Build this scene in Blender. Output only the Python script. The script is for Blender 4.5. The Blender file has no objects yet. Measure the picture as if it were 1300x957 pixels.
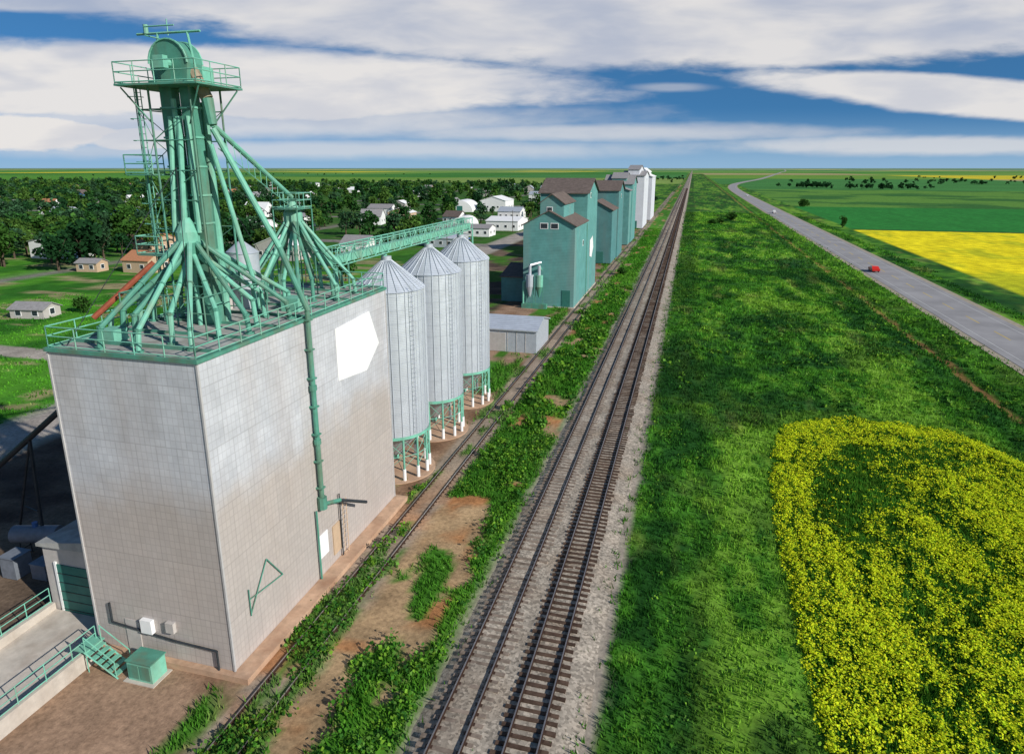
import bpy, math, random
import numpy as np
from mathutils import Vector
random.seed(4); rng=np.random.default_rng(7)
S=26.0
scn=bpy.context.scene
scn.view_settings.view_transform='Standard'; scn.view_settings.look='None'; scn.view_settings.exposure=0
COL=scn.collection

# ------------------------------------------------------------ numpy noise
def _h(xi,yi,seed):
    h=(xi*374761393+yi*668265263+seed*974634777)&0xffffffff
    h=((h^(h>>13))*1274126177)&0xffffffff
    h=(h^(h>>16))&0xffffff
    return h/float(0xffffff)
def vnoise(x,y,seed=0):
    xf=np.floor(x);yf=np.floor(y);u=x-xf;v=y-yf
    xi=xf.astype(np.int64);yi=yf.astype(np.int64)
    u=u*u*(3-2*u);v=v*v*(3-2*v)
    a=_h(xi,yi,seed);b=_h(xi+1,yi,seed);c=_h(xi,yi+1,seed);d=_h(xi+1,yi+1,seed)
    return (a*(1-u)+b*u)*(1-v)+(c*(1-u)+d*u)*v
def fbm(x,y,seed=0,o=4):
    s=0;a=.5;t=0
    for i in range(o):
        s=s+a*vnoise(x*2**i+17.3*i,y*2**i-9.1*i,seed+i);t+=a;a*=.55
    return s/t
def sm(v,a,b):
    t=np.clip((v-a)/(b-a),0,1);return t*t*(3-2*t)
def band(v,a,b,w): return sm(v,a-w,a+w)*(1-sm(v,b-w,b+w))
def mixc(c,d,t): return c+(np.asarray(d)-c)*t[:,None]
def plot_s(X,Y):
    cx=.78;cy=1.2
    return (np.abs((X-cx)/.49)**3.5+np.abs((Y-cy)/1.63)**3.5)**(1/3.5)
def plot_yellow(x,y):
    X=x/S;Y=y/S;s=plot_s(X,Y)+(fbm(x/3,y/3,61)-.5)*.06
    ang=np.arctan2((X-.78)*3.3,Y-1.2)
    arc=fbm(s*15,ang*3.2,62);m=fbm(x/.6,y/.8,63);b=fbm(x/3.2,y/4,64)
    left=sm(X,.62,.42)
    ring=np.where(s>.91,1.0,np.where(s>.88,.35,np.where(s>.80,.95*left+.45*(1-left),.12+.1*left)))
    dark=np.exp(-(((X-.60)/.19)**2+((Y-2.18)/.36)**2))
    top=sm(Y,2.38,2.5)*sm(X,.42,.5)
    inner=np.clip(1.0-1.0*dark-.70*top,.03,1)*(.22+1.0*sm(arc,.38,.58))*(.55+.7*sm(b,.38,.58))
    p=np.where(s>.77,np.maximum(ring*(.6+.6*sm(b,.3,.5)),inner*.4),inner)
    p=p*(.40+1.0*sm(m,.36,.6))
    return np.clip(p,0,1)*(s<1),s

def zones(x,y):
    X=x/S;Y=y/S
    n1=fbm(x/6,y/20,1);n2=fbm(x/1.3,y/2.4,2);n3=fbm(x/22,y/80,3);n4=fbm(x/3.0,y/14,4);n5=fbm(x/4,y/4,5);n6=fbm(x/9,y/12,6);n7=fbm((x+y*.18)/2.2,y/30,7)
    t=np.clip(((.36*n1+.28*n2+.20*n3+.16*n7)-.5)*5.0+.50,0,1)
    N=len(x)
    c=np.tile(np.array([.018,.078,.013]),(N,1))
    c=mixc(c,[.060,.195,.020],sm(t,.08,.50))
    c=mixc(c,[.17,.33,.035],sm(t,.55,.97))
    c=mixc(c,[.30,.33,.08],sm(n4,.58,.72)*.6*sm(n6,.4,.6))
    c=mixc(c,[.012,.058,.016],sm(n6,.52,.64)*.7)
    c=mixc(c,[.012,.055,.012],band(X,-.12,.10,.05)*sm(n1,.35,.6)*.75)
    g=np.ones(N);
    c=mixc(c,[.014,.070,.014],band(X+(n2-.5)*.03,1.24,1.34,.02)*sm(n1,.3,.5)*.75)
    d=band(X+(n5-.5)*.06,1.35,1.41,.014)*sm(n2,.30,.5)
    c=mixc(c,[.19,.095,.04],d*.85);g=g*(1-.75*d)
    c=mixc(c,[.10,.27,.025],band(X,1.46,1.66,.02)*.45)
    c=mixc(c,[.018,.08,.014],band(X,1.42,1.47,.01)*.6)
    s=plot_s(X,Y);m=(s<1.0).astype(float)
    c=mixc(c,[.035,.15,.014],m*.85);
    edge=band(s,1.0,1.06,.015);c=mixc(c,[.12,.25,.025],edge*.5)
    m=band(X+(n2-.5)*.03,-.445,-.105,.008)
    c=mixc(c,[.33,.285,.23],m);g=g*(1-m)
    # weeds between siding and main line
    m=band(X+(n5-.5)*.02,-.69,-.44,.008)
    c=mixc(c,[.055,.18,.018],m*.75)
    near=sm(Y,2.2,1.3)
    nd=fbm(x/2.6,y/4.5,8)+.17*band(X,-.72,-.60,.04)*near-.07*band(X,-.58,-.4,.03)
    pt=np.exp(-(((X+.565)/.045)**2+((Y-1.66)/.15)**2))*.45
    dd=sm(nd+pt,.585,.64)*m
    c=mixc(c,[.36,.24,.14],dd*.95);g=g*(1-dd)
    c=mixc(c,[.36,.15,.055],dd*sm(n5,.45,.6)*.8)
    # siding
    m=band(X+(n2-.5)*.02,-.80,-.675,.006)*(Y<30)
    c=mixc(c,[.31,.245,.185],m);c=mixc(c,[.38,.18,.08],m*sm(n5,.42,.58)*near*.9);g=g*(1-m)
    wv=m*sm(fbm(x/1.2,y/5,9),.57,.63)
    c=mixc(c,[.06,.18,.02],wv*.85);g=np.maximum(g,wv*.8)
    # yard
    m=band(X,-1.34,-.80,.012)*(Y<16)
    c2=np.tile(np.array([.32,.21,.14]),(N,1));c2=mixc(c2,[.19,.105,.06],sm(n5,.4,.7));gr=sm(n1,.54,.6);c2=mixc(c2,[.06,.18,.02],gr)
    c=c*(1-m[:,None])+c2*m[:,None];g=g*(1-m)+m*gr*.8
    m=band(X,-2.32,-1.34,.012)*(Y<16)
    c2=np.tile(np.array([.16,.115,.08]),(N,1));c2=mixc(c2,[.07,.05,.04],sm(n5,.4,.65));c2=mixc(c2,[.05,.16,.015],sm(fbm(x/6,y/9,12),.46,.54)*.9*(Y>1.9))  # brown dirt, painted darker to carry part of the elevator's shadow
    c=c*(1-m[:,None])+c2*m[:,None];g=g*(1-m*.97)
    # left lawn & town
    m=band(X,-60,-2.62,.02)*(Y<44)
    lawn=np.tile(np.array([.08,.26,.022]),(N,1));lawn=mixc(lawn,[.032,.14,.015],sm(n1,.4,.62));lawn=mixc(lawn,[.36,.29,.16],sm(fbm(x/9,y/5,14),.58,.64)*.8)
    town=mixc(lawn,[.032,.10,.018],sm(Y,5,9)*.8)
    c=c*(1-m[:,None])+town*m[:,None]
    r=band(X,-2.62,-2.32,.012)*(Y<42)*(Y>-20)
    c=mixc(c,[.36,.32,.28],r);g=g*(1-r)
    r=band(Y,2.66,2.83,.012)*(X<-2.5)*(X>-40);c=mixc(c,[.36,.32,.27],r);g=g*(1-r)
    for yy in (8.3,12.6,17.5,23,30):
        r=band(Y,yy,yy+.3,.03)*(X<-2.5)*(X>-40);c=mixc(c,[.22,.2,.18],r)
    for xx in (-6.2,-10,-15,-21):
        r=band(X,xx,xx+.28,.03)*(Y>2.8)*(Y<40);c=mixc(c,[.22,.2,.18],r)
    # far fields
    far=((X>2.25)|(Y>44)|((X<-60)))&~((X>-.7)&(X<1.66)&(Y<120))
    wx=x+200*(fbm(x/2500,y/2500,20,2)-.5)
    fx=np.floor(wx/620).astype(np.int64);fy=np.floor(y/880).astype(np.int64)
    hsh=_h(fx,fy,33)
    pal=np.array([[.08,.24,.03],[.05,.19,.03],[.14,.28,.04],[.6,.5,.03],[.06,.22,.03],[.2,.30,.07],[.36,.30,.14],[.09,.26,.03],[.06,.21,.05],[.16,.30,.05]])
    fc=pal[(hsh*9.99).astype(int)]
    fc=fc*(.8+.4*fbm(x/60,y/60,21)[:,None])
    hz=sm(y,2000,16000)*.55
    fc=mixc(fc,[.19,.29,.32],hz)  # distance haze painted into the far field colours
    yf=np.array([.86,.72,.015])*(.66+.56*fbm(x/2.2,y/5,22)[:,None])
    yf=mixc(yf,[.20,.34,.02],sm(fbm(x/7,y/30,24),.54,.68)*.45+.35*sm(Y,7.5,5))
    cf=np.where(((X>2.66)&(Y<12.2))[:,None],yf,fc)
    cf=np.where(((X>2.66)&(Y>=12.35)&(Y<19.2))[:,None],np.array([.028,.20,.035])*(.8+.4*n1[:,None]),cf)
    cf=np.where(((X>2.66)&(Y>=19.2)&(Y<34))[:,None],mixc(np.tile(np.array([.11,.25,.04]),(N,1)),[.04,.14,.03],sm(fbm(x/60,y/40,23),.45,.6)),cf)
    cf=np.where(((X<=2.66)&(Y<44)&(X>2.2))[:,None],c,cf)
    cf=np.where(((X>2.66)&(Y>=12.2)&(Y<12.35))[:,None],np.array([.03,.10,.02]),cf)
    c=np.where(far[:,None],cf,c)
    g=np.where((X>2.66),0,g)
    return c,g

# ------------------------------------------------------------ materials
def nd(nt,t,**k):
    n=nt.nodes.new(t)
    for a,b in k.items(): setattr(n,a,b)
    return n
def mat(name,col,rough=.75,metal=0,var=.2,scale=2.0,bump=0,attr=False,spec=.3,stain=None,kind=None,trans=0):
    m=bpy.data.materials.new(name);m.use_nodes=True;nt=m.node_tree;L=nt.links
    if trans:
        # thin leaves: diffuse + translucent straight from the plant colour
        nt.nodes.remove(nt.nodes['Principled BSDF'])
        a=nd(nt,'ShaderNodeAttribute');a.attribute_name='Col'
        d=nd(nt,'ShaderNodeBsdfDiffuse');tr=nd(nt,'ShaderNodeBsdfTranslucent');ms=nd(nt,'ShaderNodeMixShader');ms.inputs[0].default_value=trans
        L.new(a.outputs['Color'],d.inputs['Color']);L.new(a.outputs['Color'],tr.inputs['Color'])
        L.new(d.outputs[0],ms.inputs[1]);L.new(tr.outputs[0],ms.inputs[2]);L.new(ms.outputs[0],nt.nodes['Material Output'].inputs['Surface'])
        return m
    b=nt.nodes['Principled BSDF'];b.inputs['Roughness'].default_value=rough;b.inputs['Metallic'].default_value=metal
    b.inputs['Specular IOR Level'].default_value=spec
    tc=nd(nt,'ShaderNodeTexCoord')
    n=nd(nt,'ShaderNodeTexNoise');n.inputs['Scale'].default_value=scale;n.inputs['Detail'].default_value=5;n.inputs['Roughness'].default_value=.65
    L.new(tc.outputs['Object'],n.inputs['Vector'])
    mr=nd(nt,'ShaderNodeMapRange');mr.inputs['From Min'].default_value=.3;mr.inputs['From Max'].default_value=.7
    mr.inputs['To Min'].default_value=1-var;mr.inputs['To Max'].default_value=1+var
    L.new(n.outputs['Fac'],mr.inputs['Value'])
    vm=nd(nt,'ShaderNodeVectorMath',operation='SCALE')
    if attr:
        a=nd(nt,'ShaderNodeAttribute');a.attribute_name='Col';L.new(a.outputs['Color'],vm.inputs[0])
    else: vm.inputs[0].default_value=col[:3]
    L.new(mr.outputs[0],vm.inputs['Scale']);out=vm.outputs[0]
    height=n.outputs['Fac']
    if stain:
        n2=nd(nt,'ShaderNodeTexNoise');n2.inputs['Scale'].default_value=stain[1];n2.inputs['Detail'].default_value=5
        mp=nd(nt,'ShaderNodeMapping');mp.inputs['Scale'].default_value=(1,1,.15);L.new(tc.outputs['Object'],mp.inputs[0]);L.new(mp.outputs[0],n2.inputs['Vector'])
        r=nd(nt,'ShaderNodeMapRange');r.inputs['From Min'].default_value=.48;r.inputs['From Max'].default_value=.72;r.inputs['To Max'].default_value=stain[2]
        L.new(n2.outputs['Fac'],r.inputs['Value'])
        mx=nd(nt,'ShaderNodeMix',data_type='RGBA');L.new(r.outputs[0],mx.inputs['Factor']);L.new(out,mx.inputs['A']);mx.inputs['B'].default_value=(*stain[0],1);out=mx.outputs['Result']
    if kind=='siding':
        sp=nd(nt,'ShaderNodeSeparateXYZ');L.new(tc.outputs['Object'],sp.inputs[0])
        ad=nd(nt,'ShaderNodeMath',operation='ADD');L.new(sp.outputs['X'],ad.inputs[0]);L.new(sp.outputs['Y'],ad.inputs[1])
        cb=nd(nt,'ShaderNodeCombineXYZ');L.new(ad.outputs[0],cb.inputs['X']);L.new(sp.outputs['Z'],cb.inputs['Y'])
        n4=nd(nt,'ShaderNodeTexNoise');n4.inputs['Scale'].default_value=.35;n4.inputs['Detail'].default_value=4;L.new(tc.outputs['Object'],n4.inputs['Vector'])
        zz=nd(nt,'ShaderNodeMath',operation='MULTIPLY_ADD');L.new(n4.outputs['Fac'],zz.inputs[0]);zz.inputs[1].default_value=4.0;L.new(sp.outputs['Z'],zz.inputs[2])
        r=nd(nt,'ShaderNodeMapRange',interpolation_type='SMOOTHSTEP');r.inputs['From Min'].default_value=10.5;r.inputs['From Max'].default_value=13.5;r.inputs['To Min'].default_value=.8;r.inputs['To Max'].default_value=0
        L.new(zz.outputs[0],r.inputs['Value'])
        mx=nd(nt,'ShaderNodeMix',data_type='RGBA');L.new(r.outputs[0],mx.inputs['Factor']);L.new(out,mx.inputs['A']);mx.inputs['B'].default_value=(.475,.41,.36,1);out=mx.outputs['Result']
        for (bw,rh,ms,c2,mo) in ((.305,.40,.03,(.92,.92,.925,1),(.80,.79,.79,1)),(1.22,3.2,.05,(.93,.935,.94,1),(.88,.88,.88,1))):
            br=nd(nt,'ShaderNodeTexBrick');br.offset=0.0 if bw<1 else .5;br.inputs['Scale'].default_value=1;br.inputs['Brick Width'].default_value=bw;br.inputs['Row Height'].default_value=rh
            br.inputs['Mortar Size'].default_value=ms;br.inputs['Mortar Smooth'].default_value=.8
            br.inputs['Color1'].default_value=(1,1,1,1);br.inputs['Color2'].default_value=c2;br.inputs['Mortar'].default_value=mo
            L.new(cb.outputs[0],br.inputs['Vector'])
            mm=nd(nt,'ShaderNodeMix',data_type='RGBA',blend_type='MULTIPLY');mm.inputs['Factor'].default_value=1;L.new(out,mm.inputs['A']);L.new(br.outputs['Color'],mm.inputs['B']);out=mm.outputs['Result']
    if kind=='planks' or kind=='corr':
        w=nd(nt,'ShaderNodeTexWave',bands_direction='Z',wave_profile='SIN');w.inputs['Scale'].default_value=1.1 if kind=='planks' else 2.2;w.inputs['Distortion'].default_value=.2
        L.new(tc.outputs['Object'],w.inputs['Vector'])
        r=nd(nt,'ShaderNodeMapRange');r.inputs['To Min'].default_value=.86;r.inputs['To Max'].default_value=1.05;L.new(w.outputs['Fac'],r.inputs['Value'])
        v2=nd(nt,'ShaderNodeVectorMath',operation='SCALE');L.new(out,v2.inputs[0]);L.new(r.outputs[0],v2.inputs['Scale']);out=v2.outputs[0]
    if kind=='gravel':
        vo=nd(nt,'ShaderNodeTexVoronoi');vo.inputs['Scale'].default_value=7;L.new(tc.outputs['Object'],vo.inputs['Vector'])
        r=nd(nt,'ShaderNodeMapRange');r.inputs['To Min'].default_value=.6;r.inputs['To Max'].default_value=1.4
        s=nd(nt,'ShaderNodeSeparateColor');L.new(vo.outputs['Color'],s.inputs[0]);L.new(s.outputs[0],r.inputs['Value'])
        v2=nd(nt,'ShaderNodeVectorMath',operation='SCALE');L.new(out,v2.inputs[0]);L.new(r.outputs[0],v2.inputs['Scale']);out=v2.outputs[0]
        height=s.outputs[0]
    if kind=='ground':
        n3=nd(nt,'ShaderNodeTexNoise');n3.inputs['Scale'].default_value=.35;n3.inputs['Detail'].default_value=6;L.new(tc.outputs['Object'],n3.inputs['Vector'])
        r=nd(nt,'ShaderNodeMapRange');r.inputs['From Min'].default_value=.3;r.inputs['From Max'].default_value=.7;r.inputs['To Min'].default_value=.72;r.inputs['To Max'].default_value=1.25;L.new(n3.outputs['Fac'],r.inputs['Value'])
        v2=nd(nt,'ShaderNodeVectorMath',operation='SCALE');L.new(out,v2.inputs[0]);L.new(r.outputs[0],v2.inputs['Scale']);out=v2.outputs[0]
    L.new(out,b.inputs['Base Color'])
    if bump:
        bp=nd(nt,'ShaderNodeBump');bp.inputs['Strength'].default_value=bump;bp.inputs['Distance'].default_value=.08;L.new(height,bp.inputs['Height']);L.new(bp.outputs[0],b.inputs['Normal'])
    return m
M={}
M['ground']=mat('ground_mat',(0,0,0),.95,var=.32,scale=3.2,bump=.5,attr=True,spec=.05,kind='ground')
M['leaf']=mat('leaf_mat',(0,0,0),trans=.25)
M['grass']=mat('grass_mat',(0,0,0),trans=.3)
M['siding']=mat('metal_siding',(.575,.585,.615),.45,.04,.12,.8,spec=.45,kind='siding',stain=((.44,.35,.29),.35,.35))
M['trim']=mat('corner_flashing',(.45,.44,.43),.6,var=.1)
M['roofgrey']=mat('roof_membrane',(.36,.36,.34),.85,var=.25,scale=1.2,stain=((.18,.15,.12),.7,.6))
M['mint']=mat('mint_paint',(.165,.45,.335),.5,var=.18,scale=1.5,stain=((.26,.26,.18),1.2,.45))
M['mintd']=mat('mint_paint_dark',(.08,.26,.19),.55,var=.2,scale=1.5,stain=((.17,.12,.07),1.2,.5))
M['teal']=mat('teal_cladding',(.115,.315,.295),.7,var=.16,scale=.6,kind='planks',stain=((.20,.30,.28),.3,.7))
M['teald']=mat('teal_cladding_dark',(.085,.24,.24),.7,var=.16,scale=.6,kind='planks',stain=((.14,.21,.20),.3,.7))
M['pale']=mat('pale_cladding',(.66,.68,.73),.6,var=.08,scale=.5,kind='planks',stain=((.5,.5,.5),.3,.4))
M['brown']=mat('brown_shingle',(.135,.105,.09),.9,var=.3,scale=1.5)
M['white']=mat('white_paint',(.80,.80,.79),.55,var=.05,scale=1.0)
M['galv']=mat('galvanised_steel',(.60,.645,.70),.40,.3,.12,1.2,spec=.5,kind='corr',stain=((.50,.54,.59),.5,.7))
M['galvr']=mat('galvanised_rib',(.50,.54,.59),.45,.3,.1,2)
M['concrete']=mat('concrete',(.50,.45,.39),.9,var=.15,scale=1.5,stain=((.28,.22,.17),.8,.5),bump=.15)
M['footing']=mat('footing_concrete',(.50,.33,.22),.9,var=.25,scale=1.2,bump=.2,stain=((.28,.15,.09),.6,.7))
M['ballast']=mat('ballast_gravel',(.35,.305,.25),.95,var=.28,scale=.5,bump=.9,kind='gravel',spec=.1,stain=((.23,.175,.125),.25,.8))
M['tie']=mat('tie_wood',(.085,.055,.040),.9,var=.5,scale=1.3,spec=.1)
M['tiegrey']=mat('tie_wood_grey',(.22,.175,.14),.9,var=.45,scale=1.3,spec=.1)
M['rail']=mat('rail_rust',(.085,.05,.035),.6,.4,.2,3)
M['railtop']=mat('rail_head',(.40,.36,.34),.35,.7,.1,3)
M['asphalt']=mat('asphalt',(.31,.30,.30),.9,var=.16,scale=.12,spec=.15,stain=((.22,.215,.215),.2,.5))
M['shoulder']=mat('gravel_shoulder',(.35,.30,.22),.95,var=.25,scale=1.0)
M['yellowline']=mat('yellow_line',(.65,.45,.05),.8)
M['whiteline']=mat('white_line',(.55,.55,.53),.8)
M['dark']=mat('dark_steel',(.03,.035,.04),.6,var=.3)
M['glass']=mat('window_glass',(.03,.04,.05),.12,var=.1,spec=.6)
M['red']=mat('red_paint',(.60,.025,.015),.3,var=.05,spec=.5)
M['rust']=mat('rust_red',(.26,.07,.035),.7,var=.3)
M['tanpipe']=mat('weathered_pipe',(.27,.22,.15),.6,var=.3)
M['rubber']=mat('rubber',(.02,.02,.02),.8)
M['doorg']=mat('green_door',(.035,.16,.13),.6,var=.15)
M['greyw']=mat('grey_wall',(.46,.43,.40),.8,var=.1)
M['tan']=mat('tan_wall',(.50,.36,.24),.8,var=.1)
M['orange']=mat('orange_roof',(.45,.20,.10),.8,var=.15)
M['greyroof']=mat('grey_shingle',(.27,.26,.26),.9,var=.2)
M['blue']=mat('blue_paint',(.05,.13,.32),.5,var=.1)
M['steelblue']=mat('steel_blue_grey',(.17,.19,.22),.5,var=.2)
M['bark']=mat('bark',(.09,.065,.045),.9,var=.3)

# ------------------------------------------------------------ mesh builder
class MB:
    def __init__(s): s.v=[];s.f=[];s.m=[];s.ms=[]
    def mi(s,k):
        if k not in s.ms: s.ms.append(k)
        return s.ms.index(k)
    def add(s,vs,fs,k):
        o=len(s.v);s.v+= [tuple(p) for p in vs];i=s.mi(k)
        for f in fs: s.f.append([a+o for a in f]);s.m.append(i)
    def box(s,x0,x1,y0,y1,z0,z1,k):
        s.add([(x0,y0,z0),(x1,y0,z0),(x1,y1,z0),(x0,y1,z0),(x0,y0,z1),(x1,y0,z1),(x1,y1,z1),(x0,y1,z1)],
              [(0,3,2,1),(4,5,6,7),(0,1,5,4),(1,2,6,5),(2,3,7,6),(3,0,4,7)],k)
    def cyl(s,p,q,r,k,seg=10,r2=None,cap=True):
        p=Vector(p);q=Vector(q);r2=r if r2 is None else r2
        d=(q-p).normalized();u=d.cross(Vector((0,0,1)));
        if u.length<1e-3:u=Vector((1,0,0))
        u.normalize();w=d.cross(u);vs=[]
        for i in range(seg):
            a=2*math.pi*i/seg;o=u*math.cos(a)+w*math.sin(a);vs+=[p+o*r,q+o*r2]
        fs=[(2*i,2*((i+1)%seg),2*((i+1)%seg)+1,2*i+1) for i in range(seg)]
        if cap: fs+=[tuple(2*i for i in range(seg))[::-1],tuple(2*i+1 for i in range(seg))]
        s.add(vs,fs,k)
    def beam(s,p,q,w,k): s.cyl(p,q,w*.7,k,4)
    def gable(s,x0,x1,y0,y1,z0,ze,zr,axis,wk,rk,ov=.35):
        s.box(x0,x1,y0,y1,z0,ze,wk)
        if axis=='y':
            xm=(x0+x1)/2
            s.add([(x0,y0,ze),(x1,y0,ze),(xm,y0,zr),(x0,y1,ze),(x1,y1,ze),(xm,y1,zr)],[(0,1,2),(3,5,4)],wk)
            sl=(zr-ze)/(xm-x0)
            for sg,xe in ((-1,x0-ov),(1,x1+ov)):
                zz=ze-ov*sl
                a=[(xe,y0-ov,zz),(xm,y0-ov,zr),(xm,y1+ov,zr),(xe,y1+ov,zz)]
                b=[(p[0],p[1],p[2]+.16) for p in a]
                s.add(a+b,[(0,1,2,3),(7,6,5,4),(0,4,5,1),(1,5,6,2),(2,6,7,3),(3,7,4,0)],rk)
        else:
            ym=(y0+y1)/2
            s.add([(x0,y0,ze),(x0,y1,ze),(x0,ym,zr),(x1,y0,ze),(x1,y1,ze),(x1,ym,zr)],[(0,2,1),(3,4,5)],wk)
            sl=(zr-ze)/(ym-y0)
            for ye in (y0-ov,y1+ov):
                zz=ze-ov*sl
                a=[(x0-ov,ye,zz),(x0-ov,ym,zr),(x1+ov,ym,zr),(x1+ov,ye,zz)]
                b=[(p[0],p[1],p[2]+.16) for p in a]
                s.add(a+b,[(0,1,2,3),(7,6,5,4),(0,4,5,1),(1,5,6,2),(2,6,7,3),(3,7,4,0)],rk)
    def obj(s,name,parent=None,loc=None,rot=0,smooth=False):
        me=bpy.data.meshes.new(name);me.from_pydata(s.v,[],s.f)
        for k in s.ms: me.materials.append(M[k])
        me.polygons.foreach_set('material_index',s.m)
        me.update()
        o=bpy.data.objects.new(name,me);COL.objects.link(o)
        import bmesh
        bm=bmesh.new();bm.from_mesh(me);bmesh.ops.recalc_face_normals(bm,faces=bm.faces);bm.to_mesh(me);bm.free()
        if smooth:
            me.polygons.foreach_set('use_smooth',[True]*len(me.polygons))
            try: me.set_sharp_from_angle(angle=math.radians(35))
            except Exception: pass
        if loc: o.location=loc
        o.rotation_euler[2]=rot
        if parent:o.parent=parent
        return o
def empty(name,loc=(0,0,0)):
    e=bpy.data.objects.new(name,None);e.location=loc;COL.objects.link(e);return e
def poly_obj(name,V,C,k,mats,parent=None):
    N=len(V);me=bpy.data.meshes.new(name)
    me.vertices.add(N*k);me.vertices.foreach_set('co',V.reshape(-1).astype(np.float32))
    me.loops.add(N*k);me.loops.foreach_set('vertex_index',np.arange(N*k,dtype=np.int32))
    me.polygons.add(N);me.polygons.foreach_set('loop_start',np.arange(0,N*k,k,dtype=np.int32))
    me.polygons.foreach_set('loop_total',np.full(N,k,dtype=np.int32))
    a=me.color_attributes.new('Col','FLOAT_COLOR','POINT')
    cc=np.ones((N,k,4),np.float32);cc[:,:,:3]=C[:,None,:] if C.ndim==2 else C
    a.data.foreach_set('color',cc.reshape(-1))
    me.materials.append(M[mats]);me.update(calc_edges=True);me.validate()
    o=bpy.data.objects.new(name,me);COL.objects.link(o)
    if parent:o.parent=parent
    return o

# ------------------------------------------------------------ ground
def geo(a,b,r):
    out=[a]
    while out[-1]<b: out.append(out[-1]*r)
    return out
xs=[-v for v in geo(110,30000,1.03)][::-1]+list(np.arange(-108.5,-30,1.5))+list(np.arange(-30,56,.5))+list(np.arange(56,150,1.5))+geo(150,30000,1.03)
ys=list(np.arange(-400,-40,30))+list(np.arange(-40,18,3))+list(np.arange(18,120,.5))+list(np.arange(120,400,1.5))+geo(400,32000,1.02)
xs=np.unique(np.array(xs));ys=np.unique(np.array(ys));nx,ny=len(xs),len(ys)
GX,GY=np.meshgrid(xs,ys);gx=GX.ravel();gy=GY.ravel()
def gz(x,y):
    X=x/S
    m=sm(X,-.02,.12)*(1-sm(X,1.5,1.62))*(y<600)
    z=m*((fbm(x/5,y/8,40)-.5)*.9+(fbm(x/1.3,y/1.3,41)-.5)*.25)
    z=z-.6*band(X,1.34,1.56,.06)*(y<600)
    m2=(band(X,-.68,-.46,.02)+band(X,-4.9,-2.7,.1)*.8)*(y<500)
    z=z+m2*(fbm(x/1.6,y/1.6,42)-.45)*.3
    return z
cz=gz(gx,gy);cc,_=zones(gx,gy)
me=bpy.data.meshes.new('ground');me.vertices.add(nx*ny)
me.vertices.foreach_set('co',np.stack([gx,gy,cz],1).reshape(-1).astype(np.float32))
ii,jj=np.meshgrid(np.arange(nx-1),np.arange(ny-1));a=(jj*nx+ii).ravel()
q=np.stack([a,a+1,a+nx+1,a+nx],1).astype(np.int32);nf=len(q)
me.loops.add(nf*4);me.loops.foreach_set('vertex_index',q.reshape(-1));me.polygons.add(nf)
me.polygons.foreach_set('loop_start',np.arange(0,nf*4,4,dtype=np.int32));me.polygons.foreach_set('loop_total',np.full(nf,4,dtype=np.int32))
at=me.color_attributes.new('Col','FLOAT_COLOR','POINT');c4=np.ones((nx*ny,4),np.float32);c4[:,:3]=cc;at.data.foreach_set('color',c4.reshape(-1))
me.materials.append(M['ground']);me.update(calc_edges=True);me.polygons.foreach_set('use_smooth',[True]*nf)
COL.objects.link(bpy.data.objects.new('ground',me))

# ------------------------------------------------------------ grass / weeds / canola
def sample(x0,x1,y0,y1,d):
    n=int((x1-x0)*(y1-y0)*d);return rng.uniform(x0,x1,n),rng.uniform(y0,y1,n)
def tufts(x,y,col,h,w,nb):
    n=len(x);x=np.repeat(x,nb);y=np.repeat(y,nb);h=np.repeat(h,nb)*rng.uniform(.6,1.2,n*nb);w=np.repeat(w,nb);c=np.repeat(col,nb,0)
    z=gz(x,y)
    a=rng.uniform(0,2*np.pi,n*nb);x=x+rng.normal(0,1,n*nb)*w*1.2;y=y+rng.normal(0,1,n*nb)*w*1.2
    l=rng.uniform(.1,.75,n*nb)*h;b=rng.uniform(0,2*np.pi,n*nb)
    V=np.zeros((n*nb,3,3));dx=np.cos(a)*w*.5;dy=np.sin(a)*w*.5
    V[:,0]=np.stack([x-dx,y-dy,z-.05],1);V[:,1]=np.stack([x+dx,y+dy,z-.05],1);V[:,2]=np.stack([x+l*np.cos(b),y+l*np.sin(b),z+h],1)
    c=c*rng.uniform(.65,1.45,(n*nb,1))
    return V,c
VV=[];CC=[]
for (x0,x1,y0,y1,d,h,w,nb) in [(-3.6,44,18,48,13,.28,.10,4),(-3.6,56,48,95,5.5,.34,.16,4),(-3.6,60,95,190,2.0,.40,.28,4),(-3.6,62,190,420,.6,.5,.5,3),
      (-36,-10.6,18,60,14,.34,.12,4),(-24,-10.6,60,130,7,.42,.2,4),(-24,-10.6,130,300,2,.5,.35,3),(-130,-35,28,110,1.2,.3,.25,3)]:
    x,y=sample(x0,x1,y0,y1,d);c,g=zones(x,y)
    s=plot_s(x/S,y/S)
    X=x/S
    ok=(rng.random(len(x))<(g-.25)*1.34)&(s>.985)&~((x>-31)&(x<-20.5)&(y>24)&(y<46))&~((X>1.66)&(X<2.2))
    x=x[ok];y=y[ok];c=c[ok]
    c=np.where((c[:,0]>c[:,1]*.95)[:,None],np.array([.06,.17,.02]),c)
    hh=h*(.4+1.2*fbm(x/2.5,y/2.5,50))
    V,c=tufts(x,y,c*np.array([1.2,1.22,1.15]),hh,np.full(len(x),w),nb);VV.append(V);CC.append(c)
x,y=sample(-11.4,-2.9,18,160,1.2);k=(x<-10.4)|(x>-3.9)|(rng.random(len(x))<.07);x=x[k];y=y[k]
V,c=tufts(x,y,np.tile([.06,.17,.02],(len(x),1)),np.full(len(x),.4),np.full(len(x),.13),4);VV.append(V);CC.append(c)
poly_obj('grass',np.concatenate(VV),np.concatenate(CC),3,'grass')

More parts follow.
